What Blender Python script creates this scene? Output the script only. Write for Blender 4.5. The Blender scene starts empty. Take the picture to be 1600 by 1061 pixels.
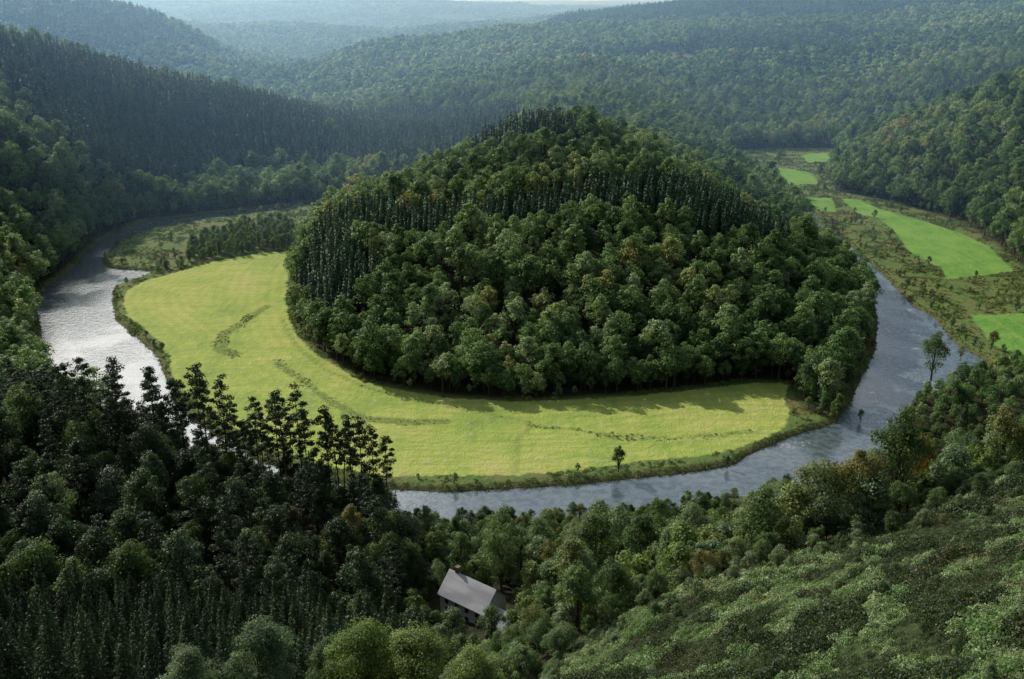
import bpy, math, numpy as np
from mathutils import Vector
R = np.random.RandomState
scene = bpy.context.scene

def P(s): return [tuple(float(v) for v in q.split(',')) for q in s.split()]
# ------------------------------------------------------------------ site plan (metres)
HILL = P("-139,640 -129,549 -116,490 -104,455 -92,432 -77,412 -63,394 -43,384 -26,377 0,373 26,375 53,380 81,387 104,394 118,393 114,362 122,356 136,375 152,408 168,436 184,479 198,530 200,574 202,623 205,676 210,735 217,800 214,848 212,904 216,994")
INNER = P("223,816 214,739 209,676 206,623 204,576 202,534 186,479 170,436 154,406 139,375 126,354 112,346 102,339 85,325 79,318 65,313 44,308 22,303 6,301 -21,298 -43,300 -66,306 -92,322 -125,356 -139,377 -152,404 -163,428 -181,453 -203,482 -218,518 -226,542 -216,562 -214,574 -245,581 -255,599 -263,643 -253,690 -220,717 -179,744")
OUTER = P("233,816 229,762 224,696 221,623 219,576 216,536 213,503 217,490 213,464 211,441 215,424 210,412 194,400 174,386 156,366 148,350 134,322 118,311 97,301 86,297 59,290 48,287 31,284 14,282 0,281 -20,278 -41,282 -74,293 -99,308 -129,330 -165,362 -205,408 -222,436 -229,459 -256,512 -263,542 -264,576 -268,599 -275,648 -266,706 -229,732 -187,758")
RFLOOR = P("285,904 264,814 279,798 308,739 319,696 314,626 303,569 316,536 311,479 261,393 228,414")
F2 = P("262,787 276,780 279,746 296,706 307,667 310,631 298,569 277,562 249,552 257,576 252,615 263,672 267,717 257,728")
F3 = P("235,487 265,490 288,484 270,440 249,412 231,420 226,443")
F4 = P("218,931 246,934 272,904 263,848 225,839 212,866")
F5 = P("291,1006 327,1023 311,967 282,952")
F6 = P("235,792 256,787 243,735 230,739 229,762")
STRIP = P("-201,588 -208,631 -197,667 -180,686 -157,696 -140,626 -169,610")
MEADE = P("-135,631 -139,619 -162,611 -184,591 -200,565 -211,549 -214,530 -207,506 -197,484 -181,464 -167,445 -156,424 -147,400 -136,382 -115,356 -89,330 -68,316 -53,310 -40,307 -22,308 0,308 16,310 34,315 52,320 69,323 84,330 96,339 105,348 111,365 111,373")
MEAD = MEADE + HILL[0:15][::-1]
D1 = P("-129,501 -135,474 -140,457 -136,436 -128,429")
D2 = P("-107,420 -98,406 -87,393 -73,372 -58,356 -40,352 -25,353")
D3 = P("7,350 24,346 38,339 60,338 79,341 91,344")
D4 = P("-116,478 -102,441 -82,408 -56,384 -26,368 7,353")
TRK = P("7,350 2,336 1,310")
FLOOR = RFLOOR + OUTER[11:] + P("-120,800 -70,860 -90,760 -130,700") + HILL + P("228,1035 330,1050 312,950")
RIVER = P("222,960 224,880") + OUTER + P("-120,800 -75,860 -90,868 -135,790") + INNER[::-1] + P("214,880 212,960")
HEATH = P("-8,55 0,112 14,127 29,133 49,143 71,153 92,163 130,185 220,150 140,50 40,25")
HOUSE = (-9.0, 196.0)

def sdf(px, py, poly):
    n = len(poly); d = np.full(px.shape, 1e9); ins = np.zeros(px.shape, bool)
    for k in range(n):
        x1, y1 = poly[k]; x2, y2 = poly[(k+1) % n]
        dx, dy = x2-x1, y2-y1
        t = np.clip(((px-x1)*dx+(py-y1)*dy)/(dx*dx+dy*dy+1e-9), 0, 1)
        d = np.minimum(d, (px-x1-t*dx)**2+(py-y1-t*dy)**2)
        if y1 != y2:
            c = ((y1 > py) != (y2 > py)) & (px < (x2-x1)*(py-y1)/(y2-y1)+x1)
            ins ^= c
    d = np.sqrt(d)
    return np.where(ins, d, -d)
def ldist(px, py, line):
    d = np.full(px.shape, 1e9)
    for k in range(len(line)-1):
        x1, y1 = line[k]; x2, y2 = line[k+1]
        dx, dy = x2-x1, y2-y1
        t = np.clip(((px-x1)*dx+(py-y1)*dy)/(dx*dx+dy*dy), 0, 1)
        d = np.minimum(d, (px-x1-t*dx)**2+(py-y1-t*dy)**2)
    return np.sqrt(d)
TAB = R(5).rand(256, 256)
def vn(x, y, s, seed=0):
    x = x/s+seed*17.3; y = y/s+seed*9.1
    i = np.floor(x).astype(int); j = np.floor(y).astype(int)
    u = x-i; v = y-j; u = u*u*(3-2*u); v = v*v*(3-2*v)
    g = lambda a, b: TAB[a % 256, b % 256]
    return (g(i, j)*(1-u)+g(i+1, j)*u)*(1-v)+(g(i, j+1)*(1-u)+g(i+1, j+1)*u)*v-.5
def ss(a, b, x):
    t = np.clip((x-a)/(b-a), 0, 1); return t*t*(3-2*t)

CP = """0,-20,158 0,0,157.6 -60,0,150 70,0,155 -150,0,140 170,0,150 0,30,124 -40,40,120 30,40,122 -25,80,95 -10,84,92 5,82,89 3,110,71
43,70,103 60,100,94 78,135,84 92,160,77 71,150,75.5 49,140,74 29,130,73.5 14,125,70 140,60,135 150,130,100
120,200,54 110,190,56 85,190,50 60,190,44 35,180,43 10,170,36 -8,195,24 -8,180,26 20,230,15 70,240,16 110,240,32 150,230,42 135,290,8 200,260,28 200,340,7 260,370,4 300,300,26 30,265,6 80,275,6
-117,255,31 -80,250,26 -50,250,20 -150,265,36 -200,270,47 -40,270,7 -80,285,6 -120,300,14 -160,330,12 -190,370,6 -60,200,28 -100,200,31 -150,200,42 -30,230,18
-100,150,45 -50,150,44 -60,125,52 -100,125,57 -20,140,44 -10,165,33 -80,90,84 -150,150,72
20,400,6 20,460,26 20,520,43 22,580,58 24,640,70 -60,480,20 -60,540,33 100,460,19 120,540,31 100,600,43 -30,580,46 -109,560,28 -91,590,29 -71,620,33 -41,640,42 86,680,47 149,720,20 172,700,10 160,600,14 60,640,62 40,720,56 60,800,40 80,900,34 100,1050,42 90,1300,52 170,900,14 160,800,12 -60,800,8 -20,900,18 -60,700,22 -110,660,14
-290,600,22 -290,700,26 -307,620,40 -350,700,66 -416,850,110 -354,950,80 -316,850,58 -238,950,47 -280,800,22 -254,480,14 -260,430,12 -310,450,38 -400,500,80 -500,600,115 -300,300,70 -250,350,22 -165,1000,18 -210,850,8 -165,860,4
-140,950,12 -126,1000,14 -60,1000,18 -60,1100,12 -200,1150,6 -450,1150,18 -600,1300,30 -735,1500,108 -660,1800,108 -553,1800,70 -480,1800,10 -400,2100,5
-644,3000,45 -846,3000,55 -550,2300,0 -1235,4500,92 -547,4500,90 80,4500,56 350,4600,54 -590,3300,5
-380,1700,25 -300,1750,47 -70,1900,76 122,2000,78 385,2100,106 735,2000,118 830,1700,115 163,1300,40 314,1250,20 230,1030,2 441,1600,70 452,1200,24 340,1070,4 522,1200,45 571,1150,62 -200,1400,10 0,1500,42 -150,1600,30 250,1600,66
371,950,33 395,900,55 424,850,75 333,950,12 480,1080,20 320,850,14 345,800,28 350,740,20 380,700,42 500,800,100 400,600,50 450,500,60 500,400,60 600,900,105 400,400,40 360,560,22 420,1000,26
-900,800,130 -900,300,130 -900,0,140 900,0,140 900,600,120 -1500,2500,100 1500,2500,120 2500,5000,112 -2500,5000,110 0,3000,50 0,6000,55 0,9000,50 1500,4000,100 1200,1200,120 -600,-200,150 600,-200,150 0,-200,160"""
CP = np.array([[float(v) for v in q.split(',')] for q in CP.split()])
def kern(r2): return 0.5*r2*np.log(r2+1e-9)
_x = CP[:, 0]/1000; _y = CP[:, 1]/1000; _n = len(CP)
K = kern((_x[:, None]-_x)**2+(_y[:, None]-_y)**2)+np.eye(_n)*2e-5
A = np.zeros((_n+3, _n+3)); A[:_n, :_n] = K
A[:_n, _n] = 1; A[:_n, _n+1] = _x; A[:_n, _n+2] = _y; A[_n:, :_n] = A[:_n, _n:].T
W = np.linalg.solve(A, np.concatenate([CP[:, 2], [0, 0, 0]]))
def tps(px, py):
    x = px/1000; y = py/1000
    z = W[_n]+W[_n+1]*x+W[_n+2]*y
    for k in range(_n): z = z+W[k]*kern((x-_x[k])**2+(y-_y[k])**2)
    return z
def height(px, py):
    px = np.asarray(px, float); py = np.asarray(py, float)
    z = tps(px, py)
    far = ss(900, 2500, py)
    z = z+vn(px, py, 60, 1)*6*ss(280, 420, py)+vn(px, py, 17, 2)*1.2+vn(px, py, 300, 3)*26*far*(1-.7*ss(3200, 4200, py))+vn(px, py, 120, 6)*16*ss(850, 1300, py)
    hs = ss(-2, 6, sdf(px, py, HEATH))*ss(30, 60, py)
    z = z+hs*(vn(px, py, 7, 50)*2.0+vn(px, py, 2.6, 51)*.6)
    z = np.clip(z, 3.0, 165)
    f = -sdf(px, py, FLOOR)
    z = 1.3+(z-1.3)*ss(0, 34, f)
    z = z+vn(px, py, 9, 4)*.25
    r = sdf(px, py, RIVER)
    z = z*(1-ss(-2.5, 2.0, r))-1.8*ss(-2.5, 2.0, r)
    return z

# ------------------------------------------------------------------ node helpers
class M:
    def __init__(s, name):
        s.m = bpy.data.materials.new(name); s.m.use_nodes = True; s.t = s.m.node_tree; s.t.nodes.clear()
        s.out = s.t.nodes.new('ShaderNodeOutputMaterial')
    def n(s, ty, **kw):
        nd = s.t.nodes.new(ty)
        for k, v in kw.items(): setattr(nd, k, v)
        return nd
    def set(s, inp, v):
        if isinstance(v, bpy.types.NodeSocket): s.t.links.new(v, inp)
        elif isinstance(v, tuple) and len(v) == 3 and inp.type == 'RGBA': inp.default_value = (*v, 1)
        else: inp.default_value = v
    def math(s, op, a, b=0.0, clamp=False):
        nd = s.n('ShaderNodeMath', operation=op, use_clamp=clamp); s.set(nd.inputs[0], a); s.set(nd.inputs[1], b); return nd.outputs[0]
    def mix(s, f, a, b, mode='MIX'):
        nd = s.n('ShaderNodeMix', data_type='RGBA', blend_type=mode)
        s.set(nd.inputs[0], f); s.set(nd.inputs[6], a); s.set(nd.inputs[7], b); return nd.outputs[2]
    def attr(s, name): return s.n('ShaderNodeAttribute', attribute_name=name).outputs['Fac']
    def noise(s, scale, detail=3.0, vec=None, rough=.55):
        nd = s.n('ShaderNodeTexNoise'); nd.inputs['Scale'].default_value = scale; nd.inputs['Detail'].default_value = detail
        nd.inputs['Roughness'].default_value = rough
        if vec is not None: s.t.links.new(vec, nd.inputs['Vector'])
        return nd.outputs[0]
    def ramp(s, f, lo, hi):
        nd = s.n('ShaderNodeMapRange', interpolation_type='SMOOTHSTEP'); s.set(nd.inputs[0], f)
        nd.inputs[1].default_value = lo; nd.inputs[2].default_value = hi; return nd.outputs[0]
    def cramp(s, f, stops):
        nd = s.n('ShaderNodeValToRGB'); s.set(nd.inputs[0], f); e = nd.color_ramp.elements
        e[0].position = stops[0][0]; e[0].color = (*stops[0][1], 1); e[1].position = stops[-1][0]; e[1].color = (*stops[-1][1], 1)
        for p, c in stops[1:-1]:
            q = e.new(p); q.color = (*c, 1)
        return nd.outputs[0]
    def pos(s): return s.n('ShaderNodeNewGeometry').outputs['Position']
    def bsdf(s, col, rough=.8, spec=.2, normal=None):
        b = s.n('ShaderNodeBsdfPrincipled'); s.set(b.inputs['Base Color'], col); s.set(b.inputs['Roughness'], rough)
        b.inputs['Specular IOR Level'].default_value = spec
        if normal is not None: s.t.links.new(normal, b.inputs['Normal'])
        return b.outputs[0]
    def done(s, sh):
        s.t.links.new(sh, s.out.inputs['Surface']); return s.m

def foliage(name, stops, trans=.42, tcol=(.20, .30, .05), spec=.22, patch=.012, dark=(.55, 1.4), gain=1.0):
    m = M(name); oi = m.n('ShaderNodeObjectInfo').outputs['Random']; p = m.pos()
    n1 = m.noise(patch, 2.0, p)
    f = m.math('ADD', m.math('MULTIPLY', oi, .8), m.math('MULTIPLY', m.math('SUBTRACT', n1, .5), 1.5)); f = m.math('ADD', f, .08, True)
    c = m.cramp(f, [(q, tuple(v*gain for v in cc)) for q, cc in stops])
    n2 = m.noise(.45, 2.0, p)
    k = m.n('ShaderNodeMapRange'); m.set(k.inputs[0], n2); k.inputs[1].default_value = .3; k.inputs[2].default_value = .7
    k.inputs[3].default_value = dark[0]; k.inputs[4].default_value = dark[1]
    c = m.mix(1.0, c, k.outputs[0], 'MULTIPLY')
    b = m.bsdf(c, .55, spec)
    t = m.n('ShaderNodeBsdfTranslucent'); m.set(t.inputs[0], m.mix(.4, c, tcol))
    mx = m.n('ShaderNodeMixShader'); mx.inputs[0].default_value = trans
    m.t.links.new(b, mx.inputs[1]); m.t.links.new(t.outputs[0], mx.inputs[2])
    return m.done(mx.outputs[0])
DEC = [(0, (.020, .048, .017)), (.25, (.038, .08, .025)), (.5, (.064, .114, .036)), (.7, (.092, .145, .048)), (.85, (.135, .182, .088)), (.95, (.15, .175, .06)), (1, (.15, .15, .05))]
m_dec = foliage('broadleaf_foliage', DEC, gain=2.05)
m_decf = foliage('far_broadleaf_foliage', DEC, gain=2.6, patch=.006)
NEARC = [(0, (.018, .038, .012)), (.35, (.04, .075, .022)), (.6, (.075, .12, .038)), (.82, (.12, .16, .08)), (.95, (.12, .13, .04)), (1, (.12, .105, .035))]
m_decn = foliage('near_broadleaf_foliage', NEARC, patch=.03, gain=1.5)
m_decd = foliage('shade_broadleaf_foliage', [(q, (c[0]*.62, c[1]*.68, c[2]*.75)) for q, c in NEARC], patch=.03, gain=1.1, trans=.3, tcol=(.06, .11, .02))  # near foliage darkened in colour, painting shade into the left foreground trees
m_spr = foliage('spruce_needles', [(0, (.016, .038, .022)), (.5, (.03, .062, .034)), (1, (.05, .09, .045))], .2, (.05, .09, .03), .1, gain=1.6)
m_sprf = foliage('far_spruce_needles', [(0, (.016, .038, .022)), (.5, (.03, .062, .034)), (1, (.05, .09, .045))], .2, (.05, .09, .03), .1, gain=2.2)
m_sprn = foliage('near_spruce_needles', [(0, (.012, .026, .012)), (.5, (.022, .042, .018)), (1, (.04, .065, .024))], .2, (.04, .07, .015), .1, gain=1.1)
m_pin = foliage('pine_needles', [(0, (.018, .036, .016)), (.5, (.028, .052, .022)), (1, (.045, .072, .03))], .15, (.05, .09, .02), .15, gain=1.1)
m_wil = foliage('willow_foliage', [(0, (.06, .10, .045)), (.5, (.10, .15, .075)), (1, (.15, .18, .09))], .35, gain=1.4)
m_bush = foliage('yellow_green_bush_foliage', [(0, (.08, .13, .025)), (.5, (.12, .18, .04)), (1, (.18, .21, .07))], .4, gain=1.2)  # yellow-green leaf colour of the bushes
m_marsh = foliage('marsh_herbs', [(0, (.06, .12, .025)), (.4, (.09, .15, .04)), (.68, (.13, .15, .055)), (.88, (.13, .10, .045)), (1, (.16, .07, .035))], .25, patch=.02, gain=1.2)
m_brack = foliage('bracken', [(0, (.08, .15, .045)), (.5, (.14, .20, .085)), (.85, (.21, .25, .14)), (1, (.17, .15, .07))], .35, patch=.08, gain=1.5)
m_heat = foliage('heather', [(0, (.020, .040, .014)), (.5, (.036, .06, .02)), (.8, (.055, .07, .026)), (1, (.07, .052, .032))], .2, patch=.06, gain=1.0)
mb = M('bark'); m_bark = mb.done(mb.bsdf(mb.cramp(mb.noise(1.5, 4.0), [(.3, (.035, .028, .02)), (.7, (.09, .07, .05))]), .9))

# ------------------------------------------------------------------ plant prototypes
def tube(V, F, p0, p1, r0, r1, n=6):
    p0 = np.array(p0, float); p1 = np.array(p1, float); d = p1-p0; d /= np.linalg.norm(d)+1e-9
    a = np.cross(d, [0.3, 1, .2]); a /= np.linalg.norm(a); b = np.cross(d, a); o = len(V)
    for p, r in ((p0, r0), (p1, r1)):
        for k in range(n):
            t = 2*math.pi*k/n; V.append(tuple(p+r*(a*math.cos(t)+b*math.sin(t))))
    for k in range(n): F.append((o+k, o+(k+1) % n, o+n+(k+1) % n, o+n+k))
def leaves(rs, cen, nrm, size, asp=1.0):
    n = len(cen); nrm = nrm/(np.linalg.norm(nrm, axis=1)[:, None]+1e-9)
    a = np.cross(nrm, rs.normal(size=(n, 3))); a /= np.linalg.norm(a, axis=1)[:, None]+1e-9
    b = np.cross(nrm, a); s = size*rs.uniform(.55, 1.35, (n, 1))*.5
    k = nrm*s*.35
    v = np.stack([cen-a*s*asp, cen-b*s+k, cen+a*s*asp, cen+b*s+k], 1).reshape(-1, 3)
    return v
def build(name, V, F, LV, mat):
    nb = len(F); V = np.array(V, float).reshape(-1, 3); o = len(V)
    nL = len(LV)//4
    allv = np.concatenate([V, LV]); me = bpy.data.meshes.new(name)
    q = (np.arange(nL*4)+o).reshape(-1, 4)
    faces = np.concatenate([np.array(F, int).reshape(-1, 4), q])
    me.vertices.add(len(allv)); me.vertices.foreach_set('co', allv.ravel())
    me.loops.add(faces.size); me.loops.foreach_set('vertex_index', faces.ravel().astype(np.int32))
    me.polygons.add(len(faces)); me.polygons.foreach_set('loop_start', np.arange(0, faces.size, 4, dtype=np.int32))
    mi = np.ones(len(faces), np.int32); mi[:nb] = 0
    me.materials.append(m_bark); me.materials.append(mat)
    me.polygons.foreach_set('material_index', mi); me.update(calc_edges=True); me.validate()
    return me
def broadleaf(name, seed, mat, Ht=16., Rc=4.6, lobes=24, per=55, leaf=.7, base=.25, trunk=True):
    rs = R(seed); V = []; F = []; cb = Ht*base; cz = (Ht+cb)/2; hz = (Ht-cb)/2
    cs = []; ns = []
    if trunk:
        tube(V, F, (0, 0, -1.5), (rs.normal()*.2, rs.normal()*.2, cb+hz*.5), Rc*.07+.05, Rc*.045, 7)
        tube(V, F, (0, 0, cb+hz*.45), (rs.normal()*.4, rs.normal()*.4, Ht*.9), Rc*.045, .03, 5)
    for k in range(lobes):
        d = rs.normal(size=3); d /= np.linalg.norm(d)
        if d[2] < -.35 and rs.rand() < .5: d[2] *= -1
        rr = rs.uniform(.35, .9)
        taper = 1-.28*max(d[2], 0)
        c = np.array([d[0]*Rc*rr*taper, d[1]*Rc*rr*taper, cz+d[2]*hz*rs.uniform(.5, .95)])
        lr = Rc*rs.uniform(.16, .38)
        if trunk and k % 2 == 0: tube(V, F, (0, 0, cb+hz*.3*rs.rand()), tuple(c), Rc*.025, .02, 4)
        n = int(per*rs.uniform(.6, 1.3)); e = rs.normal(size=(n, 3)); e /= np.linalg.norm(e, axis=1)[:, None]
        e[:, 2] = np.where((e[:, 2] < -.3) & (rs.rand(n) < .6), -e[:, 2], e[:, 2])
        rad = lr*rs.uniform(.6, 1.25, (n, 1))
        p = c+e*rad*np.array([1, 1, .85])
        cs.append(p); ns.append(e+rs.normal(size=(n, 3))*.42+np.array([0, 0, .25]))
    return build(name, V, F, leaves(rs, np.concatenate(cs), np.concatenate(ns), leaf), mat)
def spruce(name, seed, Ht=19., Rb=2.7, n=520, leaf=.6, lev=15, mat=None, base=.05):
    rs = R(seed); V = []; F = []
    tube(V, F, (0, 0, -1.5), (0, 0, Ht*.96), .2, .03, 5)
    f = 1-np.sqrt(rs.rand(n)*.985+.0002); f = np.clip(f, 0, 1)
    t = rs.rand(n)*6.283; saw = (f*lev+.12*np.sin(t*2+seed)) % 1.0
    lobe = 1+.16*np.sin(t*5+np.floor(f*lev)*2.1)+.08*np.sin(t*3+seed)
    r = (Rb*(1-f)**.9*(1.12-.5*saw)*lobe+.05)*np.where(rs.rand(n) < .25, rs.uniform(.45, .9, n), 1)
    z = Ht*(base+(1-base)*f)-.10*r
    p = np.stack([np.cos(t)*r, np.sin(t)*r, z], 1)
    nn = np.stack([np.cos(t), np.sin(t), .55+.8*saw], 1)+rs.normal(size=(n, 3))*.38
    LV = leaves(rs, p, nn, leaf, 1.25)
    tip = np.array([[Ht*.0+.1, 0, Ht*.93], [0, .06, Ht*.95], [0, 0, Ht*1.04], [-.1, -.06, Ht*.93]])
    return build(name, V, F, np.concatenate([LV, tip]), mat)
def pine(name, seed, Ht=27., per=95, leaf=.42):
    rs = R(seed); V = []; F = []; cs = []; ns = []
    lean = rs.normal(size=2)*.8; pts = [(lean[0]*f*f, lean[1]*f*f, -1.5+f*(Ht*.98+1.5)) for f in np.linspace(0, 1, 5)]
    for k in range(4): tube(V, F, pts[k], pts[k+1], .3*(1-k*.22), .3*(1-(k+1)*.22), 7)
    nb = rs.randint(22, 31); lo = rs.uniform(.40, .62)
    for k in range(nb):
        g = k/(nb-1); f = lo+(1-lo)*g; z = Ht*f; t = k*2.4+rs.rand()*1.2
        ln = (.6+2.4*math.sin(math.pi*min(1, .25+g*.7)))*rs.uniform(.3, 1.35)*(1-.4*g*g)
        o = np.array([lean[0]*f*f, lean[1]*f*f, z-.4]); c = o+np.array([math.cos(t)*ln, math.sin(t)*ln, rs.uniform(.1, .8)])
        tube(V, F, tuple(o), tuple(c), .07, .025, 4)
        n = per; e = rs.normal(size=(n, 3)); e /= np.linalg.norm(e, axis=1)[:, None]
        p = c+e*rs.uniform(.35, 1.1, (n, 1))*np.array([1.1, 1.1, .6])*rs.uniform(.6, 1.3)
        cs.append(p); ns.append(e+rs.normal(size=(n, 3))*.7+[0, 0, .4])
    return build(name, V, F, leaves(rs, np.concatenate(cs), np.concatenate(ns), leaf, .8), mat=m_pin)
def tuft(name, seed, mat, n=60, Rr=.8, Hh=1.0, leaf=.25, blade=False):
    rs = R(seed); V = []; F = []
    t = rs.rand(n)*6.28; r = Rr*np.sqrt(rs.rand(n)); zz = Hh*(1-(r/Rr)**2*.75)*rs.uniform(.35, 1.05, n)
    p = np.stack([np.cos(t)*r, np.sin(t)*r, zz], 1)
    nn = np.stack([np.cos(t)*r, np.sin(t)*r, np.full(n, .3 if blade else .7)], 1)+rs.normal(size=(n, 3))*.5
    tube(V, F, (0, 0, -.2), (0, 0, Hh*.5), .03, .01, 3)
    return build(name, V, F, leaves(rs, p, nn, leaf, 1.0), mat)

def coll(name, meshes):
    c = bpy.data.collections.new(name)
    for k, me in enumerate(meshes):
        c.objects.link(bpy.data.objects.new('%s_%02d' % (name, k), me))
    return c
C = {}
shapes = [(16, 4.6), (18, 5.2), (14, 4.0), (17, 4.2), (15, 5.4), (19, 4.8)]
C['dmid'] = coll('p_broadleaf', [broadleaf('broadleaf%d' % i, 10+i, m_dec, h, r, 30, 56, .56) for i, (h, r) in enumerate(shapes)])
C['dfar'] = coll('p_farleaf', [broadleaf('farleaf%d' % i, 30+i, m_decf, h, r, 12, 28, 1.5) for i, (h, r) in enumerate(shapes[:4])])
C['dnear'] = coll('p_nearleaf', [broadleaf('nearleaf%d' % i, 40+i, m_decn, h, r, 46, 140, .34, base=.12) for i, (h, r) in enumerate(shapes)])
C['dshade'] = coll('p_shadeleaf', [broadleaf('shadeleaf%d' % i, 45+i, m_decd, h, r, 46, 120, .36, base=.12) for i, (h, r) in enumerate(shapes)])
C['wil'] = coll('p_willow', [broadleaf('willow%d' % i, 50+i, m_wil, 8+i, 3.4, 26, 110, .34, base=.05) for i in range(3)])
C['bush'] = coll('p_bush', [broadleaf('brightbush%d' % i, 55+i, m_bush, 8+i, 3.6, 28, 110, .34, base=.03) for i in range(3)])
C['smid'] = coll('p_spruce', [spruce('spruce%d' % i, 60+i, 17+i, 2.6, 420, .75, 12, m_spr) for i in range(5)])
C['sfar'] = coll('p_farspruce', [spruce('farspruce%d' % i, 70+i, 18+i*2, 3.0, 90, 1.7, 6, m_sprf) for i in range(3)])
C['snear'] = coll('p_nearspruce', [spruce('nearspruce%d' % i, 80+i, 13.5+i*1.5, 2.9, 3200, .28, 16, m_sprn) for i in range(5)])
C['pine'] = coll('p_pine', [pine('scots_pine%d' % i, 200+i) for i in range(6)])
C['marsh'] = coll('p_marsh', [tuft('marsh%d' % i, 90+i, m_marsh, 40, 1.1, 1.1, .42, True) for i in range(4)])
C['brack'] = coll('p_bracken', [tuft('brack%d' % i, 95+i, m_brack, 110, .75, .8, .17) for i in range(4)])
C['heat'] = coll('p_heather', [tuft('heath%d' % i, 99+i, m_heat, 130, .8, .8, .15) for i in range(4)])

# ------------------------------------------------------------------ instancing
def scatter(name, key, x, y, sc, sz=None, seed=0, z=None):
    rs = R(seed+100); n = len(x)
    if n == 0: return
    if z is None: z = height(x, y)
    me = bpy.data.meshes.new(name); me.vertices.add(n)
    me.vertices.foreach_set('co', np.stack([x, y, z-.15], 1).ravel())
    a = me.attributes.new('pick', 'INT', 'POINT'); a.data.foreach_set('value', rs.randint(0, len(C[key].objects), n).astype(np.int32))
    a = me.attributes.new('rot', 'FLOAT_VECTOR', 'POINT')
    a.data.foreach_set('vector', np.stack([rs.normal(size=n)*.03, rs.normal(size=n)*.03, rs.rand(n)*6.28], 1).ravel())
    if sz is None: sz = sc
    a = me.attributes.new('scl', 'FLOAT_VECTOR', 'POINT'); a.data.foreach_set('vector', np.stack([sc, sc, sz], 1).ravel())
    ob = bpy.data.objects.new(name, me); scene.collection.objects.link(ob)
    g = bpy.data.node_groups.new(name+'_gn', 'GeometryNodeTree')
    g.interface.new_socket('Geometry', in_out='INPUT', socket_type='NodeSocketGeometry')
    g.interface.new_socket('Geometry', in_out='OUTPUT', socket_type='NodeSocketGeometry')
    N = g.nodes.new; gi = N('NodeGroupInput'); go = N('NodeGroupOutput'); ip = N('GeometryNodeInstanceOnPoints')
    ci = N('GeometryNodeCollectionInfo'); ci.inputs['Collection'].default_value = C[key]
    ci.inputs['Separate Children'].default_value = True; ci.inputs['Reset Children'].default_value = True
    def at(nm, ty):
        q = N('GeometryNodeInputNamedAttribute'); q.data_type = ty; q.inputs['Name'].default_value = nm
        return q.outputs[0]
    g.links.new(gi.outputs[0], ip.inputs['Points']); g.links.new(ci.outputs[0], ip.inputs['Instance'])
    ip.inputs['Pick Instance'].default_value = True
    g.links.new(at('pick', 'INT'), ip.inputs['Instance Index'])
    g.links.new(at('rot', 'FLOAT_VECTOR'), ip.inputs['Rotation'])
    g.links.new(at('scl', 'FLOAT_VECTOR'), ip.inputs['Scale'])
    g.links.new(ip.outputs[0], go.inputs[0])
    md = ob.modifiers.new('gn', 'NODES'); md.node_group = g
    return ob

def grid(x0, x1, y0, y1, sp, seed, jit=.42):
    rs = R(seed); xs = np.arange(x0, x1, sp); ys = np.arange(y0, y1, sp*.9)
    X, Y = np.meshgrid(xs, ys); X = X+(np.arange(len(ys)) % 2)[:, None]*sp*.5
    X = X+rs.uniform(-jit, jit, X.shape)*sp; Y = Y+rs.uniform(-jit, jit, Y.shape)*sp
    return X.ravel(), Y.ravel()
def wedge(x, y, k=.6, m=70): return np.abs(x) < k*y+m

SPZ = [P("-104,88 -42,92 -36,108 -14,112 -16,160 -40,172 -110,168"),                       # plantation below the viewpoint
       P("-420,800 -300,700 -255,780 -200,880 -170,960 -215,1010 -300,960 -380,960"),
       P("-215,850 -130,870 -20,880 10,980 0,1120 -120,1200 -260,1180 -250,1010 -165,960"),
       P("-112,500 -95,520 -40,505 20,500 60,520 110,500 150,520 160,550 110,575 60,545 10,530 -40,540 -80,560 -118,560"),
       P("-118,500 -95,452 -78,440 -60,470 -85,520 -118,540"),
       P("-25,620 20,600 45,640 30,670 -20,660"),
       P("60,1950 300,1900 900,1800 1000,2600 100,2600"),
       P("420,1080 560,1040 640,1150 480,1180"),
       P("-900,1500 -600,1450 -520,1650 -700,2000 -1000,2000"),
       P("250,1500 450,1450 560,1600 300,1700")]
CLEAR = P("150,1510 270,1500 290,1560 180,1580")
CLEAR2 = P("480,1600 620,1580 640,1660 520,1690")
def in_spruce(x, y):
    s = np.full(x.shape, -1e9)
    for p in SPZ: s = np.maximum(s, sdf(x, y, p)+vn(x, y, 25, 8)*(10 if p is not SPZ[0] else 2))
    return s > 0
def forest_ok(x, y):
    return (sdf(x, y, FLOOR) < -2.5) & (sdf(x, y, RIVER) < -3) & wedge(x, y)
def clr(x, y): return np.maximum(sdf(x, y, CLEAR), sdf(x, y, CLEAR2))+vn(x, y, 30, 70)*30
def view_gap(x, y):   # clearing on the slope in front of the house
    return (np.abs(x-(HOUSE[0]*(y/HOUSE[1])+1)) < 9) & (y > 160) & (y < 200)
# near broadleaf
x, y = grid(-300, 320, 100, 345, 7.2, 1); k = forest_ok(x, y) & ~in_spruce(x, y) & (sdf(x, y, HEATH) < -4) & ((x > 0) | (y > 112))
x, y = x[k], y[k]; hd = np.hypot(x-HOUSE[0], y-HOUSE[1])
k = (hd > 13) & ~view_gap(x, y) & (vn(x, y, 14, 12) > -.42) & (np.hypot(x-103, y-235) > 10); x, y = x[k], y[k]
rs = R(3); sc = rs.uniform(.55, 1.28, len(x))
rv = -sdf(x, y, RIVER); nb = (x > -35)
sc = sc*np.where(nb, np.clip(.30+rv/95, .32, 1.0), 1.0)
sc = np.where((x < -35) & (rv < 60), sc*.8, sc); sc = np.where(x > 125, sc*np.where(y > 255, .62, .85), sc)
sc = np.where((np.abs(x+7) < 14) & (y < 200), sc*.6, sc)
kind = rs.rand(len(x)); light = (x > -25) & (kind < .55)
bright = light & (kind < .25); grey = light & ~bright
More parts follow.
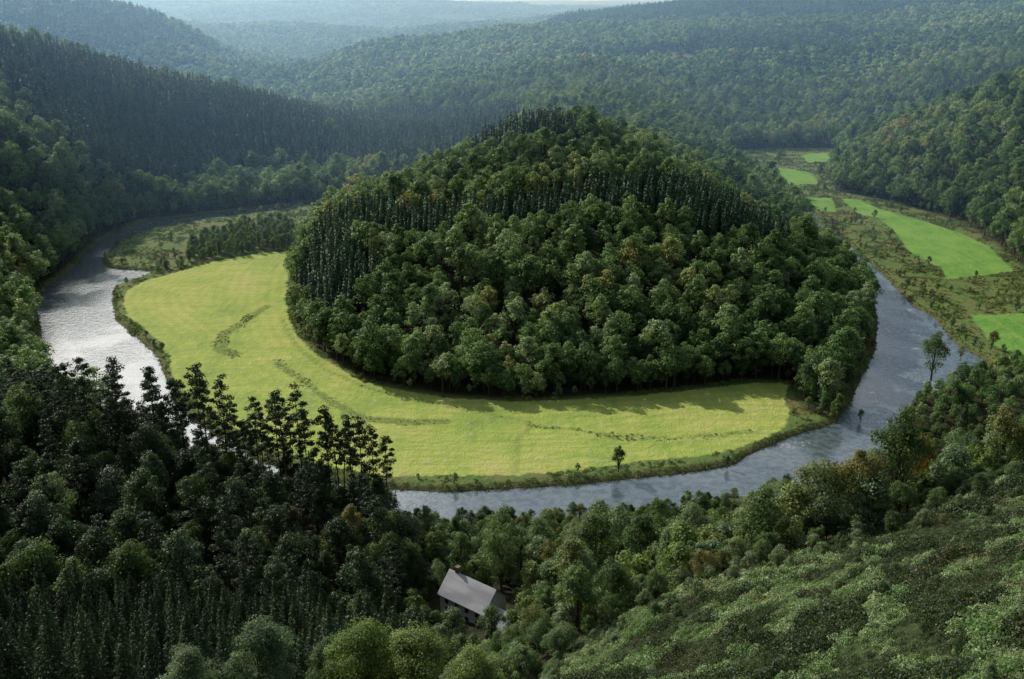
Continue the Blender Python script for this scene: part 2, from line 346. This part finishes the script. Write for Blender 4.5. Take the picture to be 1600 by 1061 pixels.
pn = ~light & (x < -20) & (kind > .80) & (rv > 25); sp = ~light & (x < -20) & (kind < .07)
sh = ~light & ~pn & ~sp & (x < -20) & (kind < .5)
dk = ~light & ~pn & ~sp & ~sh
scatter('broadleaf_forest', 'dnear', x[dk], y[dk], sc[dk]*.92, sc[dk], 1)
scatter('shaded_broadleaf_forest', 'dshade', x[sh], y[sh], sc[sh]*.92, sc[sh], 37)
scatter('willow_thicket', 'wil', x[grey], y[grey], sc[grey]*1.15, sc[grey]*1.15, 31)
scatter('hazel_thicket', 'bush', x[bright], y[bright], sc[bright]*1.1, sc[bright]*1.15, 32)
q = rs.uniform(.68, .85, len(x)); scatter('scattered_pines', 'pine', x[pn], y[pn], q[pn]*1.15, q[pn], 35)
scatter('scattered_spruces', 'snear', x[sp], y[sp], sc[sp]*1.2, sc[sp]*1.15, 36)
# valley sides
x, y = grid(-750, 750, 345, 1300, 8.6, 41); k = forest_ok(x, y) & ~in_spruce(x, y) & (vn(x, y, 14, 12) > -.46); x, y = x[k], y[k]
sc = R(42).uniform(.65, 1.48, len(x)); sc = np.where((x > 150) & (y < 430), sc*.5, sc); scatter('valley_broadleaf_forest', 'dmid', x, y, sc*1.08, sc*.97, 2)
x, y = grid(-450, 450, 345, 900, 5.5, 43); k = forest_ok(x, y) & ~in_spruce(x, y) & (sdf(x, y, FLOOR) > -26); x, y = x[k], y[k]
sc = R(44).uniform(.3, .95, len(x)); sc = np.where((x > 150) & (y < 430), sc*.6, sc); scatter('forest_edge_trees', 'dmid', x, y, sc*1.05, sc*1.05, 33)
# understory close by
x, y = grid(-170, 240, 90, 345, 4.6, 21); k = forest_ok(x, y) & ~in_spruce(x, y) & (sdf(x, y, HEATH) < -1) & (np.hypot(x-HOUSE[0], y-HOUSE[1]) > 12)
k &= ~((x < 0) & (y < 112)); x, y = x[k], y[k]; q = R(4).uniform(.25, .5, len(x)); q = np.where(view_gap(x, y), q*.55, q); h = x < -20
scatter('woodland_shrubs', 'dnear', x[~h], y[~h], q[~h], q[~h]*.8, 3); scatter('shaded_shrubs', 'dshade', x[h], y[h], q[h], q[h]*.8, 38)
x, y = grid(-1300, 1300, 1300, 2600, 11, 5); k = forest_ok(x, y) & ~in_spruce(x, y) & (clr(x, y) < 0) & (vn(x, y, 60, 22) > -.43)
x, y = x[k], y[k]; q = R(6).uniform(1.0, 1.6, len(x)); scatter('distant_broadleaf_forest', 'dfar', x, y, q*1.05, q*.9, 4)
x, y = grid(-2400, 2600, 2600, 5200, 18, 7); k = wedge(x, y, .5) & (vn(x, y, 200, 23) > -.25)
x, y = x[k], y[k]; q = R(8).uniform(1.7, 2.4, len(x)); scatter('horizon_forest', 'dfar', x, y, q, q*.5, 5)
# spruce
x, y = grid(-110, -8, 86, 175, 3.9, 9, .3); k = sdf(x, y, SPZ[0]) > 0; x, y = x[k], y[k]; q = R(10).uniform(.7, 1.15, len(x))
scatter('spruce_plantation', 'snear', x, y, q*1.0, q*.95, 6)
x, y = grid(-600, 700, 180, 1300, 4.9, 11, .3); k = forest_ok(x, y) & in_spruce(x, y); x, y = x[k], y[k]; q = R(12).uniform(.8, 1.2, len(x))
scatter('spruce_forest', 'smid', x, y, q*1.05, q*1.05, 7)
x, y = grid(-1100, 1100, 1300, 2600, 8, 13, .3); k = wedge(x, y) & in_spruce(x, y) & (clr(x, y) < 0); x, y = x[k], y[k]; q = R(14).uniform(1.0, 1.5, len(x))
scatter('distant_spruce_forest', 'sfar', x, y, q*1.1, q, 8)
# tree strip on the left of the meadow
x, y = grid(-215, -130, 580, 700, 5.6, 15); k = sdf(x, y, STRIP) > 0; x, y = x[k], y[k]; q = R(16).uniform(.6, 1.0, len(x)); h = R(17).rand(len(x)) < .5
scatter('alder_trees', 'wil', x[h], y[h], q[h]*.95, q[h]*1.3, 9); scatter('poplar_trees', 'bush', x[~h], y[~h], q[~h]*.75, q[~h]*1.3, 39)
# marsh herbs, bank fringe, ditches
GR = (F2, F3, F4, F5, F6)
x, y = grid(-290, 340, 275, 1040, 1.7, 17)
f = sdf(x, y, FLOOR); k = (f > -4); x, y = x[k], y[k]
r = -sdf(x, y, RIVER); md = sdf(x, y, MEAD); gr = np.maximum.reduce([sdf(x, y, p) for p in GR])
dd = np.minimum(np.minimum(ldist(x, y, D1)-1.2, ldist(x, y, D2)), ldist(x, y, D3)+.4) + vn(x, y, 6, 30)*4+vn(x, y, 18, 33)*3.5
dens = R(18).rand(len(x)); cl = vn(x, y, 11, 60)+vn(x, y, 4, 61)*.6
k = (r > .3) & (((md < 0) & (gr < 0) & (dens < .45+cl*1.2)) | ((dd < 1.8) & (dens < .85)) | ((r < 3.5) & (dens < .8)) | ((ldist(x, y, D4) < 1.2) & (dens < .12)))
x, y, md, cl = x[k], y[k], md[k], cl[k]; q = R(19).uniform(.4, 1.1, len(x))*(1+cl*.8); q = np.where(md > 3, q*.55, q)
scatter('marsh_vegetation', 'marsh', x, y, q, q*.8, 10)
# bank shrubs
x, y = grid(-290, 340, 275, 1000, 5.5, 20); r = -sdf(x, y, RIVER); f = sdf(x, y, FLOOR); md = sdf(x, y, MEAD)
gr = np.maximum.reduce([sdf(x, y, p) for p in GR]); dens = R(22).rand(len(x))
k = (f > -3) & (r > 1.5) & (md < -1) & (gr < -2) & (dens < np.where(r < 9, .42, .13)+.5*np.clip(vn(x, y, 20, 62), 0, 1)) & ~((y < 345) & (x < 110) & (dens > .12))
x, y = x[k], y[k]; q = R(23).uniform(.15, .65, len(x)); h = R(24).rand(len(x)) < .5
scatter('riverbank_shrubs', 'wil', x[h], y[h], q[h], q[h], 11)
scatter('riverbank_alders', 'dmid', x[~h], y[~h], q[~h]*.6, q[~h]*.6, 34)

# heather slope
x, y = grid(-20, 190, 40, 190, .92, 24); k = (sdf(x, y, HEATH) > -3) & (np.abs(x) < .62*y+14) & (y > 48); x, y = x[k], y[k]
ang = x*.45-y*.89
band = np.sin(ang*.62+vn(x, y, 22, 40)*9)*.75+vn(x, y, 3.5, 41)*2.4+vn(x, y, 26, 42)*2.2
isb = band > .38; ishe = (band <= .38) & (vn(x, y, 3.2, 43)+.4*vn(x, y, 9, 45) > -.36)
q = R(25).uniform(.5, 1.15, len(x))*(1+vn(x, y, 5, 44)*1.2)
scatter('bracken_patches', 'brack', x[isb], y[isb], q[isb]*1.1, q[isb]*1.5, 12)
scatter('heather_slope', 'heat', x[ishe], y[ishe], np.maximum(q[ishe], .6)*1.15, q[ishe]*1.5, 13)
x, y = grid(-5, 150, 60, 175, 4.4, 26); ed = sdf(x, y, HEATH)
k = (ed > -2) & (R(27).rand(len(x)) < np.where(ed < 9, .8, .26)) & (y > 62); x, y, ed = x[k], y[k], ed[k]; q = R(28).uniform(.1, .27, len(x))*np.where(ed < 9, 1.7, 1)
h = R(29).rand(len(x)) < .5
scatter('gorse_bushes', 'wil', x[h], y[h], q[h], q[h], 14); scatter('broom_bushes', 'dnear', x[~h], y[~h], q[~h]*.7, q[~h]*.6, 15)

# ------------------------------------------------------------------ individual trees
def single(name, me, x, y, s, sz=None, rot=0., z=None):
    ob = bpy.data.objects.new(name, me); scene.collection.objects.link(ob)
    zz = float(height(np.array([x]), np.array([y]))[0]) if z is None else z
    ob.location = (x, y, max(zz, .2)-.1); ob.scale = (s, s, sz or s); ob.rotation_euler = (0, 0, rot); return ob
pm = [o.data for o in C['pine'].objects]
PINES = [(-121, 252, 63), (-116, 249, 66), (-110, 254, 64), (-107, 247, 61), (-99, 252, 62.5), (-93, 256, 57), (-90, 250, 60), (-87, 254, 62), (-84, 249, 61), (-81, 256, 58), (-77, 250, 53), (-73, 247, 49), (-70, 252, 50), (-66, 255, 53), (-63, 250, 56), (-60, 256, 55), (-57, 250, 51), (-52, 254, 50), (-47, 248, 48), (-45, 250, 49), (-43, 256, 46), (-39, 252, 45), (-103, 262, 57), (-128, 260, 60), (-134, 256, 57), (-73, 258, 51), (-95, 246, 54), (-112, 259, 58), (-125, 246, 58), (-36, 256, 40), (-50, 259, 45)]
for i, (a, b, zt) in enumerate(PINES):
    z0 = float(height(np.array([a]), np.array([b]))[0]); h = (zt-z0)/27.
    single('pine_tree', pm[i % 6], a, b, max(.8, h*.9), h, i*1.3)
nl = list(C['dnear'].objects); wl = list(C['wil'].objects); bl = list(C['bush'].objects)
for i, (a, b, s) in enumerate([(37, 311, .65), (181, 400, 1.25), (126.5, 355, .85), (123, 400, .95), (224, 437, .6), (204, 424, .4), (136, 356, .35), (254, 950, .8), (274, 885, .8), (76, 316, .3)]):
    single('riverside_tree', nl[i % 6].data, a, b, s*(.95 if i == 1 else .85), s, i*2.1)
for i, (a, b, s) in enumerate([(-207, 577, .75), (-200, 583, .7), (-212, 583, .5)]): single('willow_tree', wl[i % 3].data, a, b, s*1.1, s, i)
for i, (a, b, s) in enumerate([(-19, 186, .95), (-12.5, 182, 1.0), (-4.5, 181, .95), (3.5, 187, .95), (-22, 192, .9), (0, 180, .8), (-8, 176, .6), (-15, 176, .8)]): single('garden_tree', (wl+bl)[i % 6].data, a, b, s*.95, s, i)
bsh = [broadleaf('bushmesh%d' % i, 300+i, (m_bush, m_decn, m_wil)[i], 8, 3.6, 60, 300, .16, base=.04) for i in range(3)]
for i, (a, b, s, w) in enumerate([(-32, 82, .8, 2), (-24.5, 81, 1.05, 2), (-15, 84, 1.05, 0), (-9.5, 83, 1.05, 0), (-4, 86, .9, 0), (-19, 88, .85, 1), (-12, 91, .9, 0), (4, 97, .5, 2)]):
    single('foreground_bush', bsh[w], a, b, s, s, i*1.7)
m_aut = foliage('autumn_foliage', [(0, (.14, .09, .02)), (.5, (.20, .11, .022)), (1, (.16, .13, .025))], tcol=(.35, .22, .04))
am = broadleaf('autumnmesh', 320, m_aut, 13, 4.4, 40, 150, .34, base=.1)
single('autumn_tree', am, 103, 228, 1.1, 1.5); single('autumn_tree', am, 97, 228, .8, 1.15, 2)
sn = list(C['snear'].objects); single('spruce_tree', sn[1].data, 115, 232, 1.35, 1.7)

# ------------------------------------------------------------------ terrain
def axis(lo, hi, st, far_lo, far_hi, g=1.07):
    a = list(np.arange(lo, hi+.1, st)); s = st
    while a[-1] < far_hi: s *= g; a.append(a[-1]+s)
    b = []; s = st; v = lo
    while v > far_lo: s *= g; v -= s; b.append(v)
    return np.array(b[::-1]+a)
xs = axis(-330, 340, 2.5, -4500, 4500); ys = axis(0, 900, 2.5, -600, 9000)
X, Y = np.meshgrid(xs, ys); x = X.ravel(); y = Y.ravel(); z = height(x, y)
nx, ny = len(xs), len(ys); idx = np.arange(nx*ny).reshape(ny, nx)
fc = np.stack([idx[:-1, :-1], idx[:-1, 1:], idx[1:, 1:], idx[1:, :-1]], -1).reshape(-1, 4)
me = bpy.data.meshes.new('terrain'); me.vertices.add(len(x)); me.vertices.foreach_set('co', np.stack([x, y, z], 1).ravel())
me.loops.add(fc.size); me.loops.foreach_set('vertex_index', fc.ravel().astype(np.int32))
me.polygons.add(len(fc)); me.polygons.foreach_set('loop_start', np.arange(0, fc.size, 4, dtype=np.int32))
me.polygons.foreach_set('use_smooth', np.ones(len(fc), bool)); me.update(calc_edges=True)
for nm, v in dict(flr=sdf(x, y, FLOOR), mead=sdf(x, y, MEAD), green=np.maximum.reduce([sdf(x, y, p) for p in GR]),
                  ditch=np.minimum(np.minimum(ldist(x, y, D1)-1., ldist(x, y, D2)), ldist(x, y, D3)+.4)+vn(x, y, 18, 33)*3.5, trk=np.minimum(ldist(x, y, D4), ldist(x, y, TRK)),
                  riv=sdf(x, y, RIVER), heath=sdf(x, y, HEATH), clr=clr(x, y)).items():
    a = me.attributes.new(nm, 'FLOAT', 'POINT'); a.data.foreach_set('value', v.astype(np.float32))
g = M('terrain_ground'); p = g.pos()
nA = g.noise(.05, 4.0, p); nB = g.noise(.35, 4.0, p); nC = g.noise(1.6, 3.0, p); nD = g.noise(.012, 3.0, p)
col = g.cramp(nB, [(.3, (.014, .018, .008)), (.7, (.035, .035, .016))])
col = g.mix(g.ramp(g.attr('clr'), -5, 5), col, g.cramp(nA, [(.3, (.08, .10, .045)), (.7, (.11, .095, .06))]))
col = g.mix(g.ramp(g.attr('heath'), -6, 2), col, g.cramp(nC, [(.3, (.018, .030, .009)), (.6, (.035, .05, .015)), (.8, (.07, .07, .03))]))
marsh = g.cramp(g.math('ADD', g.math('MULTIPLY', nA, .6), g.math('MULTIPLY', nB, .4)), [(.38, (.07, .13, .03)), (.5, (.11, .15, .045)), (.6, (.13, .13, .05)), (.68, (.14, .085, .04))])
col = g.mix(g.ramp(g.attr('flr'), -6, 1), col, marsh)
wob = g.math('MULTIPLY', g.math('SUBTRACT', nB, .5), 5.0)
def stripes(rot, sx, sy):
    mp = g.n('ShaderNodeMapping'); g.t.links.new(p, mp.inputs[0]); mp.inputs['Rotation'].default_value = (0, 0, rot); mp.inputs['Scale'].default_value = (sx, sy, 1)
    return g.noise(1.0, 3.0, mp.outputs[0])
st = stripes(.5, .35, .03); st2 = stripes(-.35, .04, .5)
# mowing swaths follow the outline of the meadow
sw = g.math('SINE', g.math('ADD', g.math('MULTIPLY', g.attr('mead'), 1.1), g.math('MULTIPLY', nA, 6.0))); sw = g.math('MULTIPLY', g.math('ADD', sw, 1.0), .5)
mc = g.cramp(g.math('ADD', g.math('MULTIPLY', nD, .4), g.math('ADD', g.math('MULTIPLY', st, .2), g.math('MULTIPLY', nA, .4))),
             [(.36, (.17, .26, .055)), (.44, (.26, .35, .07)), (.52, (.35, .40, .09)), (.62, (.43, .41, .14))])
mc = g.mix(g.math('MULTIPLY', sw, .18), mc, (.16, .20, .045))
mc = g.mix(g.math('MULTIPLY', g.ramp(nC, .4, .7), .4), mc, (.19, .23, .055))
mc = g.mix(g.math('MULTIPLY', g.ramp(st2, .45, .62), .35), mc, (.19, .26, .06))
mc = g.mix(g.math('MULTIPLY', g.ramp(nB, .55, .72), .55), mc, (.38, .35, .18))
tr = g.ramp(g.math('ADD', g.attr('trk'), g.math('MULTIPLY', wob, .3)), 2.2, .2); mc = g.mix(g.math('MULTIPLY', tr, .5), mc, (.12, .18, .04))
col = g.mix(g.ramp(g.math('ADD', g.attr('mead'), wob), -.5, 1.0), col, mc)
gc = g.mix(g.ramp(nA, .35, .65), (.10, .24, .04), (.16, .30, .06)); gc = g.mix(g.math('MULTIPLY', g.ramp(nC, .4, .7), .3), gc, (.08, .15, .03))
gc = g.mix(g.math('MULTIPLY', g.ramp(stripes(.12, .3, .02), .45, .6), .4), gc, (.20, .29, .06))
col = g.mix(g.ramp(g.math('ADD', g.attr('green'), wob), -.5, 1.5), col, gc)
di = g.ramp(g.math('ADD', g.attr('ditch'), wob), 2.4, .6); col = g.mix(g.math('MULTIPLY', di, .7), col, g.cramp(nC, [(.35, (.09, .16, .025)), (.65, (.15, .17, .05))]))
col = g.mix(g.ramp(g.math('ADD', g.attr('riv'), g.math('MULTIPLY', wob, .4)), -4.0, -1.5), col, g.cramp(nC, [(.35, (.06, .09, .025)), (.65, (.13, .11, .05))]))
col = g.mix(g.ramp(g.attr('riv'), -1.2, .3), col, (.035, .03, .02))
bp = g.n('ShaderNodeBump'); bp.inputs['Strength'].default_value = .8; bp.inputs['Distance'].default_value = .45
g.t.links.new(g.math('ADD', nC, g.math('MULTIPLY', nB, 2.0)), bp.inputs['Height'])
me.materials.append(g.done(g.bsdf(col, .9, .1, bp.outputs[0])))
ter = bpy.data.objects.new('terrain', me); scene.collection.objects.link(ter)

# ------------------------------------------------------------------ river water
def mesh_obj(name, verts, faces, mats, parent=None, fm=None):
    me = bpy.data.meshes.new(name); me.from_pydata(verts, [], faces); me.update()
    for m in mats: me.materials.append(m)
    if fm: me.polygons.foreach_set('material_index', fm)
    ob = bpy.data.objects.new(name, me); scene.collection.objects.link(ob)
    if parent: ob.parent = parent
    return ob
w = M('river_water'); p = w.pos()
n1 = w.noise(.35, 4.0, p, .6); n2 = w.noise(1.6, 2.0, p); n3 = w.noise(.03, 2.0, p)
bp = w.n('ShaderNodeBump'); w.set(bp.inputs['Strength'], w.math('ADD', w.math('MULTIPLY', w.ramp(n3, .42, .6), .75), .2)); bp.inputs['Distance'].default_value = .3
w.t.links.new(w.math('ADD', n1, w.math('MULTIPLY', n2, .35)), bp.inputs['Height'])
b = w.n('ShaderNodeBsdfPrincipled'); w.set(b.inputs['Base Color'], w.mix(w.ramp(n1, .35, .65), (.05, .075, .085), (.11, .14, .15))); b.inputs['Roughness'].default_value = .10
b.inputs['IOR'].default_value = 1.75; b.inputs['Specular IOR Level'].default_value = 1.0; w.t.links.new(bp.outputs[0], b.inputs['Normal'])
mw = w.done(b.outputs[0])
mesh_obj('river', [(-310, 262, 0), (300, 262, 0), (300, 1000, 0), (-310, 1000, 0)], [(0, 1, 2, 3)], [mw])
fo = M('white_water'); m_foam = fo.done(fo.bsdf((.62, .66, .68), .5, .4))
rs = R(77); V = []; F = []
for (x0, y0), (x1, y1), n, sp in [((180, 441), (200, 439), 240, .6), ((138, 356), (152, 355), 170, .6), ((196, 500), (209, 498), 110, .5), ((101, 334), (110, 338), 40, 1.5), ((-257, 516), (-240, 513), 30, 1.6), ((190, 470), (208, 464), 90, 3.5), ((160, 405), (180, 396), 120, 5), ((208, 560), (218, 556), 60, 3), ((150, 380), (165, 372), 90, 4)]:
    for k in range(n):
        t = rs.rand(); cx = x0+(x1-x0)*t+rs.normal()*sp; cy = y0+(y1-y0)*t+rs.normal()*sp; l = rs.uniform(.2, .9)*.8; ww = rs.uniform(.05, .19); a = rs.normal()*.4
        ux, uy = math.cos(a)*l, math.sin(a)*l; o = len(V)
        V += [(cx-ux, cy-uy, .03), (cx+uy*.3, cy-ww, .04), (cx+ux, cy+uy, .03), (cx, cy+ww, .07)]; F.append((o, o+1, o+2, o+3))
mesh_obj('river_rapids', V, F, [m_foam])

# ------------------------------------------------------------------ house
def mat_simple(name, c1, c2, sc=3.0, rough=.8):
    m = M(name); return m.done(m.bsdf(m.mix(m.ramp(m.noise(sc, 4.0), .35, .65), c1, c2), rough))
m_wall = mat_simple('whitewashed_wall', (.42, .40, .36), (.55, .53, .48)); m_roof = mat_simple('slate_roof', (.26, .26, .28), (.42, .42, .42), 1.2, .5)
m_brick = mat_simple('chimney_brick', (.12, .07, .05), (.2, .12, .09)); m_glass = mat_simple('window_glass', (.02, .025, .03), (.03, .035, .04), 1., .1); m_wood = mat_simple('door_wood', (.1, .06, .03), (.14, .09, .05))
hz = float(height(np.array([HOUSE[0]]), np.array([HOUSE[1]]))[0])
em = bpy.data.objects.new('stone_house', None); scene.collection.objects.link(em); em.location = (HOUSE[0], HOUSE[1], hz+.3); em.rotation_euler = (0, 0, math.radians(-38))
def box(name, c, s, mat, par=em):
    (a, b, d), (l, m_, h) = c, s; v = [(a+i*l/2, b+j*m_/2, d+k*h/2) for i in (-1, 1) for j in (-1, 1) for k in (-1, 1)]
    return mesh_obj(name, v, [(0, 1, 3, 2), (4, 6, 7, 5), (0, 4, 5, 1), (2, 3, 7, 6), (0, 2, 6, 4), (1, 5, 7, 3)], [mat], par)
def gable(tag, cx, cy, L, Wd, eave, ridge):
    l, w_ = L/2, Wd/2
    v = [(cx-l, cy-w_, -3), (cx+l, cy-w_, -3), (cx+l, cy+w_, -3), (cx-l, cy+w_, -3), (cx-l, cy-w_, eave), (cx+l, cy-w_, eave), (cx+l, cy+w_, eave), (cx-l, cy+w_, eave), (cx-l, cy, ridge), (cx+l, cy, ridge)]
    mesh_obj('walls'+tag, v, [(0, 1, 5, 4), (2, 3, 7, 6), (1, 2, 6, 9, 5), (3, 0, 4, 8, 7)], [m_wall], em)
    o = .5; t = .18; sl = (ridge-eave)/w_; l2 = l+o; w2 = w_+o; e2 = eave-o*sl
    for sgn, nm in ((-1, 'roof_a'), (1, 'roof_b')):
        a = [(cx-l2, cy+sgn*w2, e2+.1), (cx+l2, cy+sgn*w2, e2+.1), (cx+l2, cy, ridge+.1), (cx-l2, cy, ridge+.1)]
        vv = a+[(q[0], q[1], q[2]+t) for q in a]
        mesh_obj(nm+tag, vv, [(0, 1, 2, 3), (4, 5, 6, 7), (0, 1, 5, 4), (1, 2, 6, 5), (2, 3, 7, 6), (3, 0, 4, 7)], [m_roof], em)
gable('', 0, 0, 13, 8, 4.6, 8.6); gable('_wing', 9.6, -1.5, 6, 5.5, 2.8, 5.4)
box('chimney', (-4.6, .2, 9.0), (.9, .9, 2.2), m_brick); box('chimney_cap', (-4.6, .2, 10.17), (1.1, 1.1, .12), m_brick)
for i, (a, b) in enumerate([(-4.5, 3.2), (-1.5, 3.2), (1.5, 3.2), (4.5, 3.2), (-4.5, .9), (1.5, .9), (4.5, .9)]):
    for sd in (-1, 1): box('window_%d_%d' % (i, sd), (a, sd*4.02, b), (1.0, .08, 1.2), m_glass)
box('door', (-1.5, -4.03, .6), (1.0, .1, 2.1), m_wood)

# ------------------------------------------------------------------ light, air, camera
az = math.radians(42); el = math.radians(32)
d = Vector((-math.sin(az)*math.cos(el), math.cos(az)*math.cos(el), math.sin(el)))
sl = bpy.data.lights.new('sun', 'SUN'); sl.energy = 5.0; sl.angle = math.radians(.53); sl.color = (1, .95, .86)
so = bpy.data.objects.new('sun', sl); so.rotation_euler = d.to_track_quat('Z', 'Y').to_euler(); so.location = d*500; scene.collection.objects.link(so)
wd = bpy.data.worlds.new('World'); scene.world = wd; wd.use_nodes = True; nt = wd.node_tree; NL = nt.links.new
sk = nt.nodes.new('ShaderNodeTexSky'); sk.sky_type = 'NISHITA'; sk.sun_disc = False; sk.sun_elevation = el; sk.sun_rotation = -az
tc = nt.nodes.new('ShaderNodeTexCoord'); mp = nt.nodes.new('ShaderNodeMapping'); mp.inputs['Scale'].default_value = (1, 1, 2.6); NL(tc.outputs['Generated'], mp.inputs[0])
nz = nt.nodes.new('ShaderNodeTexNoise'); nz.inputs['Scale'].default_value = 2.2; nz.inputs['Detail'].default_value = 6; NL(mp.outputs[0], nz.inputs['Vector'])
mr = nt.nodes.new('ShaderNodeMapRange'); mr.inputs[1].default_value = .48; mr.inputs[2].default_value = .60; NL(nz.outputs[0], mr.inputs[0])
mx = nt.nodes.new('ShaderNodeMix'); mx.data_type = 'RGBA'; NL(mr.outputs[0], mx.inputs[0]); NL(sk.outputs[0], mx.inputs[6]); mx.inputs[7].default_value = (8, 8.4, 9, 1)
# bright glow patch added to the unseen sky to whiten the left river's reflection
cd = Vector((-.55, .80, .38)).normalized()
dp = nt.nodes.new('ShaderNodeVectorMath'); dp.operation = 'DOT_PRODUCT'; NL(tc.outputs['Generated'], dp.inputs[0]); dp.inputs[1].default_value = cd
ad = nt.nodes.new('ShaderNodeMath'); ad.operation = 'MULTIPLY_ADD'; NL(nz.outputs[0], ad.inputs[0]); ad.inputs[1].default_value = .25; NL(dp.outputs['Value'], ad.inputs[2])
m2 = nt.nodes.new('ShaderNodeMapRange'); m2.inputs[1].default_value = 1.02; m2.inputs[2].default_value = 1.12; NL(ad.outputs[0], m2.inputs[0])
mx2 = nt.nodes.new('ShaderNodeMix'); mx2.data_type = 'RGBA'; NL(m2.outputs[0], mx2.inputs[0]); NL(mx.outputs[2], mx2.inputs[6]); mx2.inputs[7].default_value = (50, 50, 49, 1)
NL(mx2.outputs[2], nt.nodes['Background'].inputs[0]); nt.nodes['Background'].inputs[1].default_value = .085
hz_m = bpy.data.materials.new('hazy_air'); hz_m.use_nodes = True; t = hz_m.node_tree; t.nodes.clear()
o = t.nodes.new('ShaderNodeOutputMaterial'); vs = t.nodes.new('ShaderNodeVolumeScatter'); vs.inputs['Color'].default_value = (.34, .62, 1, 1)
vs.inputs['Density'].default_value = .00031; vs.inputs['Anisotropy'].default_value = .4; t.links.new(vs.outputs[0], o.inputs['Volume'])
hv = [(a, b, c) for a in (-5000, 5000) for b in (540, 9500) for c in (-30, 300)]
mesh_obj('haze', hv, [(0, 1, 3, 2), (4, 6, 7, 5), (0, 4, 5, 1), (2, 3, 7, 6), (0, 2, 6, 4), (1, 5, 7, 3)], [hz_m])
cam = bpy.data.cameras.new('camera'); co = bpy.data.objects.new('camera', cam); scene.collection.objects.link(co)
cam.sensor_width = 36; cam.lens = 1556/1600*36; cam.clip_start = .5; cam.clip_end = 20000
co.location = (0, 0, 160); co.rotation_euler = (math.radians(90)-math.atan(550.5/1556), 0, 0)
scene.camera = co
scene.view_settings.view_transform = 'Standard'; scene.view_settings.look = 'None'; scene.view_settings.exposure = 0
